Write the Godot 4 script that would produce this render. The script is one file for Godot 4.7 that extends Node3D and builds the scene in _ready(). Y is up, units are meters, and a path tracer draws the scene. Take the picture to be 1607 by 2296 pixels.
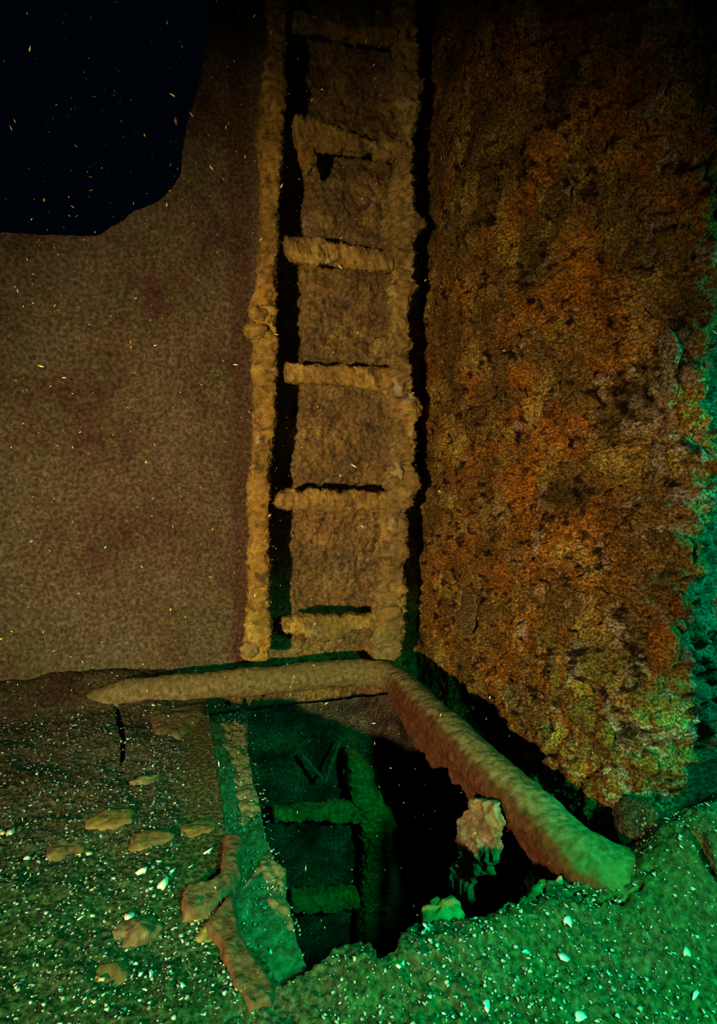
extends Node3D
# Inside a flooded wreck: a corroded ladder on a bulkhead above a deck hatch.
# World: bulkhead is the plane z = 0, encrusted side wall is the plane x = 0.63, deck level y = 0; metres.

const EYE := Vector3(0, 0.51, 1.44)
const FOCAL := 1253.0
const LADDER_Z := 0.13
const SIDE_X := 0.63

var cam_basis: Basis
var P := Vector3.ZERO          # a shape callback leaves its point here
var C := Color.WHITE           # and its colour here
var soft := FastNoiseLite.new()
var rough := FastNoiseLite.new()
var cells := FastNoiseLite.new()
var ridge := FastNoiseLite.new()
var mats := {}
var used := {}
var rng := RandomNumberGenerator.new()


func _ready() -> void:
	rng.seed = 20
	look()
	noises()
	materials()
	build_back_wall()
	build_side_wall()
	build_floor()
	build_lower_walls()
	build_jamb()
	build_ladder()
	build_coaming()
	build_hatch_things()
	build_growth()
	build_debris()
	build_shells()
	build_drift()


# ---------------------------------------------------------------- camera, light
func look() -> void:
	var yaw := deg_to_rad(17.5)
	var pitch := deg_to_rad(4.5)
	var roll := deg_to_rad(0.4)
	var f := Vector3(sin(yaw) * cos(pitch), -sin(pitch), -cos(yaw) * cos(pitch))
	var r := Vector3(cos(yaw), 0, sin(yaw))
	var u := r.cross(f)
	var r2 := r * cos(roll) + u * sin(roll)
	var u2 := -r * sin(roll) + u * cos(roll)
	cam_basis = Basis(r2, u2, -f)
	var cam := Camera3D.new()
	cam.name = "camera"
	cam.transform = Transform3D(cam_basis, EYE)
	cam.fov = rad_to_deg(2.0 * atan(1148.0 / FOCAL))
	cam.near = 0.05
	cam.far = 30.0
	add_child(cam)
	cam.current = true
	var we := WorldEnvironment.new()
	we.name = "world_environment"
	var e := Environment.new()
	e.background_mode = Environment.BG_COLOR
	e.background_color = Color(0.0, 0.011, 0.028)
	e.tonemap_mode = Environment.TONE_MAPPER_LINEAR
	e.tonemap_exposure = 1.0
	e.sdfgi_enabled = true
	e.ssao_enabled = true
	e.ssil_enabled = true
	we.environment = e
	add_child(we)
	# diver's warm torch out to the left; an added green fill on the right
	spot("warm_torch", Vector3(-0.72, 0.36, 1.78), Vector3(0.30, 0.27, 0.1), Color(1.0, 0.84, 0.60), 3.7, 35.5, 0.025)
	spot("green_fill", Vector3(0.37, 0.52, 1.46), Vector3(0.27, -0.10, 0.95), Color(0.005, 1.0, 0.60), 1.05, 43, 0.03)
	# added teal fill for the recess beyond the end of the right wall
	spot("teal_fill", Vector3(1.15, 0.75, 1.30), Vector3(0.72, 0.25, 0.70), Color(0.03, 1.0, 0.74), 1.0, 50, 0.12)


func spot(called: String, at: Vector3, target: Vector3, colour: Color, energy: float, cone: float, size: float) -> void:
	var l := SpotLight3D.new()
	l.name = called
	l.light_color = colour
	l.light_energy = energy
	l.spot_angle = cone
	l.spot_angle_attenuation = 1.0
	l.spot_attenuation = 2.0
	l.spot_range = 12.0
	l.light_size = size
	l.shadow_enabled = true
	add_child(l)
	l.look_at_from_position(at, target, Vector3.UP)


# the point of the plane axis = value that the pixel of the photograph shows
func at(px: float, py: float, axis: int, value: float) -> Vector3:
	var d := cam_basis * Vector3((px - 803.5) / FOCAL, -(py - 1148.0) / FOCAL, -1.0)
	return EYE + d * ((value - EYE[axis]) / d[axis])


# ---------------------------------------------------------------- noise, material
func noises() -> void:
	for n in [soft, rough, ridge]:
		n.noise_type = FastNoiseLite.TYPE_SIMPLEX_SMOOTH
		n.frequency = 1.0
		n.fractal_gain = 0.5
	soft.seed = 3
	soft.fractal_type = FastNoiseLite.FRACTAL_FBM
	soft.fractal_octaves = 3
	rough.seed = 8
	rough.fractal_type = FastNoiseLite.FRACTAL_FBM
	rough.fractal_octaves = 5
	rough.fractal_gain = 0.62
	ridge.seed = 12
	ridge.fractal_type = FastNoiseLite.FRACTAL_RIDGED
	ridge.fractal_octaves = 4
	cells.seed = 5
	cells.noise_type = FastNoiseLite.TYPE_CELLULAR
	cells.frequency = 1.0
	cells.fractal_type = FastNoiseLite.FRACTAL_NONE
	cells.cellular_return_type = FastNoiseLite.RETURN_DISTANCE
	cells.cellular_jitter = 1.0


func tex(kind: int, freq: float, octaves: int, low: Color, high: Color, bump := 0.0) -> NoiseTexture2D:
	var n := FastNoiseLite.new()
	n.seed = kind * 7 + octaves
	n.noise_type = FastNoiseLite.TYPE_CELLULAR if kind == 1 else FastNoiseLite.TYPE_SIMPLEX_SMOOTH
	n.frequency = freq
	n.fractal_type = FastNoiseLite.FRACTAL_FBM
	n.fractal_octaves = octaves
	n.fractal_gain = 0.65
	var t := NoiseTexture2D.new()
	t.width = 1024
	t.height = 1024
	t.seamless = true
	t.noise = n
	if bump > 0.0:
		t.as_normal_map = true
		t.bump_strength = bump
	else:
		var g := Gradient.new()
		g.set_color(0, low)
		g.set_color(1, high)
		g.set_offset(0, 0.22)
		g.set_offset(1, 0.8)
		t.color_ramp = g
	return t


func mat(called: String, albedo: Texture2D, normal: Texture2D, scale: float, depth: float, roughness := 0.95) -> void:
	var m := StandardMaterial3D.new()
	m.resource_name = called
	m.vertex_color_use_as_albedo = true
	m.albedo_texture = albedo
	m.roughness = roughness
	m.metallic_specular = 0.25
	if normal:
		m.normal_enabled = true
		m.normal_texture = normal
		m.normal_scale = depth
	m.uv1_triplanar = true
	m.uv1_world_triplanar = true
	m.uv1_scale = Vector3.ONE * scale
	m.cull_mode = BaseMaterial3D.CULL_DISABLED
	mats[called] = m


func materials() -> void:
	var fine := tex(0, 0.02, 6, Color(0.62, 0.58, 0.54), Color(1, 1, 1))
	var fine_n := tex(0, 0.02, 6, Color.BLACK, Color.WHITE, 6.0)
	var grit := tex(0, 0.035, 5, Color(0.10, 0.08, 0.07), Color(1, 1, 1))
	var grit_n := tex(1, 0.022, 4, Color.BLACK, Color.WHITE, 10.0)
	mat("silt", fine, fine_n, 3.2, 0.8)
	mat("wall_silt", tex(0, 0.03, 6, Color(0.55, 0.52, 0.50), Color(1, 1, 1)), fine_n, 2.6, 0.5)
	mat("crust", grit, tex(0, 0.035, 5, Color.BLACK, Color.WHITE, 9.0), 5.0, 1.1)
	mat("floor_silt", tex(1, 0.03, 5, Color(0.30, 0.27, 0.25), Color(1, 1, 1)), grit_n, 4.5, 0.7)
	mat("fuzz", tex(0, 0.015, 6, Color(0.72, 0.70, 0.66), Color(1, 1, 1)), fine_n, 4.0, 0.35)
	var s := StandardMaterial3D.new()
	s.resource_name = "shell"
	s.vertex_color_use_as_albedo = true
	s.roughness = 0.45
	s.cull_mode = BaseMaterial3D.CULL_DISABLED
	mats["shell"] = s


func mixc(a: Color, b: Color, t: float) -> Color:
	return a.lerp(b, clampf(t, 0.0, 1.0))


# linear base colours
func silt_colour(p: Vector3) -> Color:
	var a := soft.get_noise_3dv(p * 4.0)
	var b := soft.get_noise_3dv(p * 11.0 + Vector3(7, 0, 3))
	var c := rough.get_noise_3dv(p * 45.0)
	var k := mixc(Color(0.225, 0.178, 0.110), Color(0.15, 0.082, 0.065), a * 2.0 - 0.1)
	k = mixc(k, Color(0.19, 0.18, 0.085), b * 1.6 - 0.05)
	k = mixc(k, Color(0.27, 0.23, 0.17), -a * 1.5 - 0.15)
	return k * (0.88 + 0.5 * c)


func crust_colour(p: Vector3, pale := 0.0, warm := 0.5) -> Color:
	var a := soft.get_noise_3dv(p * 5.0 + Vector3(1, 2, 3))
	var b := rough.get_noise_3dv(p * 13.0 + Vector3(9, 4, 1))
	var c := rough.get_noise_3dv(p * 38.0)
	var d := soft.get_noise_3dv(p * 8.0 + Vector3(30, 2, 8))
	var k := mixc(Color(0.40, 0.26, 0.065), Color(0.62, 0.26, 0.03), (a + 0.2) * 2.2 * warm + b * 0.9)
	k = mixc(k, Color(0.52, 0.38, 0.08), d * 2.6 - 0.25)
	k = mixc(k, Color(0.66, 0.60, 0.42), (b - c * 0.6) * 3.0 - 1.15 + pale * 1.5)
	k = mixc(k, Color(0.03, 0.018, 0.012), (c * 1.3 + b * 0.7) * 2.6 - 0.30)
	return k * clampf((1.15 + 0.7 * c) * (1.0 + 0.75 * d + 0.45 * a), 0.15, 2.2)


func olive_colour(p: Vector3) -> Color:
	var k := mixc(crust_colour(p, 0.22, 0.15), silt_colour(p) * 1.2, 0.35)
	return mixc(k, Color(0.30, 0.25, 0.09), 0.3 + 0.3 * soft.get_noise_3dv(p * 14.0))


func stringer_colour(p: Vector3) -> Color:
	var k := crust_colour(p, 0.05, 0.4)
	return mixc(k, Color(0.44, 0.315, 0.085), 0.38 + 0.3 * soft.get_noise_3dv(p * 12.0))


# ---------------------------------------------------------------- mesh helpers
func numbered(called: String) -> String:
	if not used.has(called):
		used[called] = 0
		return called
	used[called] += 1
	return "%s_%03d" % [called, used[called]]


func tag(o: Node3D, label: String, category: String, group := "") -> Node3D:
	o.set_meta("label", label)
	o.set_meta("category", category)
	if group:
		o.set_meta("group", group)
	return o


func structure(o: Node3D, label: String, category: String) -> void:
	tag(o, label, category)
	o.set_meta("kind", "structure")


func thing(called: String, where: Vector3, label: String, category: String, group := "") -> Node3D:
	var o := Node3D.new()
	o.name = numbered(called)
	o.position = where
	add_child(o)
	return tag(o, label, category, group)


# commits collected triangles as one mesh; points are in the world and are moved to the parent's axes
func commit(called: String, d: Dictionary, material: String, parent: Node3D = null, base := Vector3.ZERO) -> MeshInstance3D:
	var pos: PackedVector3Array = d.pos
	var idx: PackedInt32Array = d.idx
	var nor := PackedVector3Array()
	nor.resize(pos.size())
	for k in range(0, idx.size(), 3):
		var a := pos[idx[k]]
		var n := (pos[idx[k + 2]] - a).cross(pos[idx[k + 1]] - a)
		nor[idx[k]] += n
		nor[idx[k + 1]] += n
		nor[idx[k + 2]] += n
	for k in nor.size():
		nor[k] = nor[k].normalized()
	var origin := base
	if parent:
		origin = parent.position
		if parent.get_parent() is Node3D and parent.get_parent() != self:
			origin += (parent.get_parent() as Node3D).position
	if origin != Vector3.ZERO:
		for k in pos.size():
			pos[k] -= origin
	var arr := []
	arr.resize(Mesh.ARRAY_MAX)
	arr[Mesh.ARRAY_VERTEX] = pos
	arr[Mesh.ARRAY_NORMAL] = nor
	arr[Mesh.ARRAY_COLOR] = d.col
	arr[Mesh.ARRAY_INDEX] = idx
	var m := ArrayMesh.new()
	m.add_surface_from_arrays(Mesh.PRIMITIVE_TRIANGLES, arr)
	m.surface_set_material(0, mats[material])
	var o := MeshInstance3D.new()
	o.mesh = m
	if parent:
		o.name = called
		parent.add_child(o, true)
	else:
		o.name = numbered(called)
		o.position = base
		add_child(o)
	return o


# n steps of one size from a to b
func steps(a: float, b: float, cell: float) -> PackedFloat32Array:
	var out := PackedFloat32Array()
	var n := maxi(1, int(round(absf(b - a) / cell)))
	for i in n + 1:
		out.append(lerpf(a, b, float(i) / n))
	return out


func chain(list: Array) -> PackedFloat32Array:
	var out := PackedFloat32Array()
	for part in list:
		var q: PackedFloat32Array = part
		for k in range(0 if out.is_empty() else 1, q.size()):
			out.append(q[k])
	return out


# signed distance to a polygon, positive inside
func inside(poly: PackedVector2Array, x: float, y: float) -> float:
	var best := 1e9
	var odd := false
	var q := Vector2(x, y)
	var n := poly.size()
	var j := n - 1
	for i in n:
		var a := poly[j]
		var b := poly[i]
		var ab := b - a
		var t := clampf((q - a).dot(ab) / maxf(ab.length_squared(), 1e-12), 0, 1)
		best = minf(best, q.distance_squared_to(a + ab * t))
		if (a.y > y) != (b.y > y) and x < (b.x - a.x) * (y - a.y) / (b.y - a.y) + a.x:
			odd = not odd
		j = i
	return sqrt(best) * (1.0 if odd else -1.0)


# a grid surface. shape(u, v) leaves P and C; mask(u, v) is positive where the sheet is;
# rim(point, row / rows) leaves P and C and carries every cut edge on for some rows
func sheet(us: PackedFloat32Array, vs: PackedFloat32Array, shape: Callable, mask = null, rim = null, rows := 0, flip := false) -> Dictionary:
	var nu := us.size()
	var nv := vs.size()
	var f := PackedFloat32Array()
	f.resize(nu * nv)
	f.fill(1.0)
	if mask != null:
		for j in nv:
			for i in nu:
				f[j * nu + i] = mask.call(us[i], vs[j])
	var at_ := PackedInt32Array()
	at_.resize(nu * nv)
	at_.fill(-1)
	var pos := PackedVector3Array()
	var col := PackedColorArray()
	var idx := PackedInt32Array()
	var keep := PackedByteArray()
	keep.resize(nu * nv)
	for j in nv - 1:
		for i in nu - 1:
			var k := j * nu + i
			if f[k] > 0.0 or f[k + 1] > 0.0 or f[k + nu] > 0.0 or f[k + nu + 1] > 0.0:
				keep[k] = 1
				for q in [k, k + 1, k + nu, k + nu + 1]:
					at_[q] = 0
	for j in nv:
		for i in nu:
			var k := j * nu + i
			if at_[k] < 0:
				continue
			var u := us[i]
			var v := vs[j]
			if f[k] < 0.0:
				var i0 := maxi(i - 1, 0)
				var i1 := mini(i + 1, nu - 1)
				var j0 := maxi(j - 1, 0)
				var j1 := mini(j + 1, nv - 1)
				var g := Vector2((f[j * nu + i1] - f[j * nu + i0]) / (us[i1] - us[i0]), (f[j1 * nu + i] - f[j0 * nu + i]) / (vs[j1] - vs[j0]))
				var gl := g.length_squared()
				if gl > 1e-6:
					var du := clampf(-f[k] * g.x / gl, us[i0] - u, us[i1] - u)
					var dv := clampf(-f[k] * g.y / gl, vs[j0] - v, vs[j1] - v)
					u += du * 0.95
					v += dv * 0.95
			shape.call(u, v)
			at_[k] = pos.size()
			pos.append(P)
			col.append(C)
	for j in nv - 1:
		for i in nu - 1:
			var k := j * nu + i
			if keep[k]:
				var a := at_[k]
				var b := at_[k + 1]
				var c := at_[k + nu + 1]
				var d := at_[k + nu]
				if flip:
					idx.append_array([a, b, c, a, c, d])
				else:
					idx.append_array([a, c, b, a, d, c])
	if rows > 0:
		var hung := {}
		for j in nv - 1:
			for i in nu - 1:
				var k := j * nu + i
				if not keep[k]:
					continue
				var edges := []
				if j == 0 or not keep[k - nu]:
					edges.append([k, k + 1])
				if i == nu - 2 or not keep[k + 1]:
					edges.append([k + 1, k + nu + 1])
				if j == nv - 2 or not keep[k + nu]:
					edges.append([k + nu + 1, k + nu])
				if i == 0 or not keep[k - 1]:
					edges.append([k + nu, k])
				for e in edges:
					for q in e:
						if not hung.has(q):
							var p0 := pos[at_[q]]
							hung[q] = pos.size()
							for r in rows:
								rim.call(p0, float(r + 1) / rows)
								pos.append(P)
								col.append(C)
					for r in rows:
						var a: int = at_[e[0]] if r == 0 else hung[e[0]] + r - 1
						var b: int = at_[e[1]] if r == 0 else hung[e[1]] + r - 1
						var c: int = hung[e[1]] + r
						var d: int = hung[e[0]] + r
						if flip:
							idx.append_array([a, d, c, a, c, b])
						else:
							idx.append_array([a, c, d, a, b, c])
	return {"pos": pos, "col": col, "idx": idx}


# a bar swept along stations; each station is [centre, side, out, low, high, depth_back, depth_front]:
# the section reaches from -low to high along side and from -depth_back to depth_front along out
func bar(stations: Array, around: int, square: float, amp: float, freq: float, colour: Callable) -> Dictionary:
	var pos := PackedVector3Array()
	var col := PackedColorArray()
	var idx := PackedInt32Array()
	var n := stations.size()
	for s in n:
		var st: Array = stations[s]
		var close := 1.0
		if s == 0 or s == n - 1:
			close = 0.02
		elif s == 1 or s == n - 2:
			close = 0.8
		for k in around:
			var an := TAU * k / around
			var ca := signf(cos(an)) * pow(absf(cos(an)), square)
			var sa := signf(sin(an)) * pow(absf(sin(an)), square)
			var off: Vector3 = st[1] * (ca * (st[4] if ca > 0.0 else st[3])) + st[2] * (sa * (st[6] if sa > 0.0 else st[5]))
			var p: Vector3 = st[0] + off * close
			var w := amp * (rough.get_noise_3dv(p * freq) * 1.1 + soft.get_noise_3dv(p * freq * 0.33) * 0.9 + (0.35 - cells.get_noise_3dv(p * 90.0)) * 0.2 + rough.get_noise_3dv(p * 110.0) * 0.28) * close
			p += off.normalized() * w
			pos.append(p)
			col.append(colour.call(p))
	for s in n - 1:
		for k in around:
			var a := s * around + k
			var b := s * around + (k + 1) % around
			idx.append_array([a, b + around, b, a, a + around, b + around])
	return {"pos": pos, "col": col, "idx": idx}


# spread a table of rows over evenly spaced stations: linear between rows on column 0
func table(rows: Array, x: float) -> PackedFloat32Array:
	var out := PackedFloat32Array()
	var k := 0
	while k < rows.size() - 2 and x > rows[k + 1][0]:
		k += 1
	var a: Array = rows[k]
	var b: Array = rows[k + 1]
	var t := clampf((x - a[0]) / (b[0] - a[0]), 0.0, 1.0)
	for q in range(1, a.size()):
		out.append(lerpf(a[q], b[q], t))
	return out


func blob(centre: Vector3, b: Basis, amp: float, freq: float, colour: Callable, seg := 18) -> Dictionary:
	var pos := PackedVector3Array()
	var col := PackedColorArray()
	var idx := PackedInt32Array()
	var rings := seg / 2 + 2
	for j in rings + 1:
		var th := PI * j / rings
		for i in seg:
			var ph := TAU * i / seg
			var d := Vector3(sin(th) * cos(ph), cos(th), sin(th) * sin(ph))
			var p := centre + b * d
			var w := rough.get_noise_3dv(p * freq) * 1.2 - cells.get_noise_3dv(p * freq * 1.3) * 0.4 - 0.2
			p += (b * d).normalized() * (amp * w)
			pos.append(p)
			col.append(colour.call(p))
	for j in rings:
		for i in seg:
			var a := j * seg + i
			var q := j * seg + (i + 1) % seg
			idx.append_array([a, q, q + seg, a, q + seg, a + seg])
	return {"pos": pos, "col": col, "idx": idx}


func join(d: Dictionary, e: Dictionary) -> void:
	var k: int = d.pos.size()
	d.pos.append_array(e.pos)
	d.col.append_array(e.col)
	for i in e.idx:
		d.idx.append(i + k)


func empty() -> Dictionary:
	return {"pos": PackedVector3Array(), "col": PackedColorArray(), "idx": PackedInt32Array()}


# a ragged plate: its outline in pixels of the photograph laid on the plane axis = value
func plate(outline: Array, axis: int, value: float, thick: float, cell: float, ragged: float, colour: Callable, relief := 0.004, dome := 0.0, top := 9.0) -> Dictionary:
	var a := (axis + 1) % 3
	var b := (axis + 2) % 3
	var poly := PackedVector2Array()
	var lo := Vector2(1e9, 1e9)
	var hi := -lo
	for q in outline:
		var w := at(q[0], q[1], axis, value)
		var z := Vector2(w[a], w[b])
		poly.append(z)
		lo = lo.min(z)
		hi = hi.max(z)
	var n := Vector3.ZERO
	n[axis] = 1.0 if EYE[axis] > value else -1.0
	var shape := func(u: float, v: float) -> void:
		var p := Vector3.ZERO
		p[axis] = value
		p[a] = u
		p[b] = v
		P = p + n * relief * (rough.get_noise_3dv(p * 22.0) * 1.6 - cells.get_noise_3dv(p * 60.0) * 0.5)
		if dome > 0.0:
			var t := 1.0 - clampf(inside(poly, u, v) / dome, 0.0, 1.0)
			P -= n * (thick * 0.8 * (1.0 - sqrt(1.0 - t * t * 0.98)))
		C = colour.call(p)
	var mask := func(u: float, v: float) -> float:
		return minf(inside(poly, u, v) + ragged * rough.get_noise_2d(u * 45.0, v * 45.0), top - u)
	var rim := func(p: Vector3, t: float) -> void:
		P = p - n * thick * t + Vector3(soft.get_noise_3dv(p * 60.0), soft.get_noise_3dv(p * 60.0 + Vector3.ONE * 9), 0) * 0.003 * t
		C = colour.call(P)
	return sheet(steps(lo.x - 0.01, hi.x + 0.01, cell), steps(lo.y - 0.01, hi.y + 0.01, cell), shape, mask, rim, 2, n[axis] < 0.0)


# ---------------------------------------------------------------- the setting
func build_back_wall() -> void:
	var poly := PackedVector2Array()
	for q in [[-400, 505], [0, 522], [60, 523], [120, 527], [180, 530], [224, 528], [250, 508], [278, 492], [300, 472], [330, 462], [355, 452], [382, 425], [398, 402], [407, 385], [408, 350], [414, 305], [424, 260], [437, 220], [447, 180], [455, 140], [464, 80], [472, -60], [480, -500], [-400, -500]]:
		var w := at(q[0], q[1], 2, 0.0)
		poly.append(Vector2(w.x, w.y))
	var shape := func(x: float, y: float) -> void:
		var p := Vector3(x, y, 0)
		var k := smoothstep(0.16, 0.30, x)
		var d := 0.012 * soft.get_noise_3dv(p * 5.0) + 0.0045 * rough.get_noise_3dv(p * 26.0)
		d += k * (0.022 * rough.get_noise_3dv(p * 9.0) + 0.006 * (0.6 - cells.get_noise_3dv(p * 55.0)))
		d += 0.03 * smoothstep(0.10, -0.04, y) * smoothstep(0.2, -0.1, x)
		P = Vector3(x, y, d)
		var dark_strip := smoothstep(0.105, 0.135, x + 0.012 * soft.get_noise_2d(x * 20.0, y * 9.0)) * smoothstep(0.19, 0.16, x)  # dark red-brown strip left of the ladder's left upright
		C = mixc(mixc(silt_colour(p), Color(0.12, 0.06, 0.04), 0.65 * dark_strip), mixc(crust_colour(p, 0.1, 0.25), Color(0.26, 0.22, 0.12), 0.4), k * 0.7)
	var mask := func(x: float, y: float) -> float:
		return -inside(poly, x, y) + 0.0018 * soft.get_noise_2d(x * 50.0, y * 50.0)
	var rim := func(p: Vector3, t: float) -> void:
		P = p + Vector3(0, 0, -0.03 * t)
		C = silt_colour(P)
	var d := sheet(chain([steps(-1.3, -0.45, 0.05), steps(-0.45, 0.16, 0.0045), steps(0.16, 0.70, 0.0032)]), chain([steps(-0.12, -0.05, 0.01), steps(-0.05, 1.45, 0.0035), steps(1.45, 1.75, 0.006), steps(1.75, 2.2, 0.05)]), shape, mask, rim, 2)
	structure(commit("wall_back", d, "wall_silt"), "silt-covered brown bulkhead behind the ladder with a round-cornered dark opening at upper left", "wall")


func side_amount(z: float, y: float) -> float:
	# the pile of growth at the foot of the near edge
	var q := Vector2((z - 0.68) / 0.20, (y - 0.15) / 0.26)
	return exp(-q.length_squared())


func side_edge(y: float) -> float:
	return 0.825 - 0.035 * smoothstep(0.55, 0.12, y) + 0.010 * soft.get_noise_1d(y * 9.0)


func side_push(z: float, y: float) -> float:
	var p := Vector3(SIDE_X, y, z)
	var k := 0.5 + 0.5 * smoothstep(0.0, 0.5, z)
	var w := p + Vector3(0, rough.get_noise_3dv(p * 12.0), rough.get_noise_3dv(p * 12.0 + Vector3.ONE * 7)) * 0.03
	var d := k * (0.036 * rough.get_noise_3dv(p * 6.5) + 0.024 * rough.get_noise_3dv(w * 20.0) + 0.016 * (0.3 - absf(cells.get_noise_3dv(w * 24.0))) + 0.010 * rough.get_noise_3dv(w * 60.0))
	d += side_amount(z, y) * 0.06
	return d


func build_side_wall() -> void:
	var shape := func(s: float, y: float) -> void:
		var z := s
		var x := 0.0
		var n := Vector3(-1, 0, 0)
		var e := side_edge(y)
		if s > e:     # round the near edge and come back along the far side
			var an := clampf((s - e) / 0.032, 0.0, PI)
			z = e + 0.032 * sin(an) - maxf(0.0, s - e - 0.032 * PI)
			x = 0.032 * (1.0 - cos(an))
			n = Vector3(-cos(an), 0, sin(an))
		var p := Vector3(SIDE_X + x, y, z)
		P = p + n * side_push(s, y)
		var pale := 0.22 * side_amount(z, y) + 0.50 * exp(-pow((z - 0.60 + 0.03 * soft.get_noise_1d(y * 12.0)) / 0.045, 2.0)) * smoothstep(0.42, 0.28, y) + 0.62 * smoothstep(0.66, 0.82, s)
		C = crust_colour(p, pale, 0.5 + 0.5 * smoothstep(0.1, 0.6, z))
	var d := sheet(chain([steps(-0.02, 0.30, 0.003), steps(0.30, 0.96, 0.0026)]), chain([steps(-0.10, 1.15, 0.0032), steps(1.15, 1.7, 0.005), steps(1.7, 2.2, 0.03)]), shape, null, null, 0, true)
	structure(commit("wall_right", d, "crust"), "orange and rust encrusted steel side wall to the right of the ladder", "wall")


var hatch := PackedVector2Array()
var crack_list: Array = []


func floor_height(x: float, z: float) -> float:
	var p := Vector3(x, 0, z)
	var calm := smoothstep(-0.05, 0.02, x) * smoothstep(0.11, 0.07, x) * smoothstep(0.90, 0.80, z)
	var rubble := 0.4 + 0.6 * smoothstep(0.05, 0.25, x)
	var h := 0.010 * soft.get_noise_3dv(p * 6.0) + 0.006 * rubble * rough.get_noise_3dv(p * 24.0) + rubble * (0.008 * (0.45 - cells.get_noise_3dv(p * 48.0 + Vector3.ONE * soft.get_noise_3dv(p * 40.0))) + 0.004 * (0.5 - cells.get_noise_3dv(p * 120.0)) + 0.005 * rough.get_noise_3dv(p * 90.0))
	h = -0.025 + h * (1.0 - 0.75 * calm)
	h += 0.045 * smoothstep(0.16, 0.02, z) * smoothstep(0.10, -0.15, x)
	# trench between the rail and the side wall, then the mound that buries the rail's near end
	h -= 0.07 * smoothstep(0.48, 0.53, x) * smoothstep(0.86, 0.78, z)
	h += 0.05 * exp(-Vector2((x - 0.66) / 0.14, (z - 0.93) / 0.07).length_squared())
	h += 0.07 * smoothstep(0.64, 0.80, x) * smoothstep(1.10, 0.90, z) * smoothstep(0.72, 0.80, z + x * 0.1)
	h += 0.075 * exp(-Vector2((x - 0.59) / 0.10, (z - 0.955) / 0.06).length_squared())
	# dips under the mound


	# rim lip at the near end of the hatch
	h += 0.018 * exp(-pow((z - 0.93) / 0.03, 2.0)) * smoothstep(0.1, 0.2, x) * smoothstep(0.5, 0.4, x)
	return h


# how much green light is painted into the silt colour
func green_light_tint(x: float, z: float) -> float:
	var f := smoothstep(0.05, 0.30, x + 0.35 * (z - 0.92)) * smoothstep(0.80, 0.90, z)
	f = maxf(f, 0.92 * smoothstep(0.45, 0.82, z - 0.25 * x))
	return clampf(f * (0.85 + 0.5 * soft.get_noise_2d(x * 8.0, z * 8.0)), 0.0, 1.0)


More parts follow.
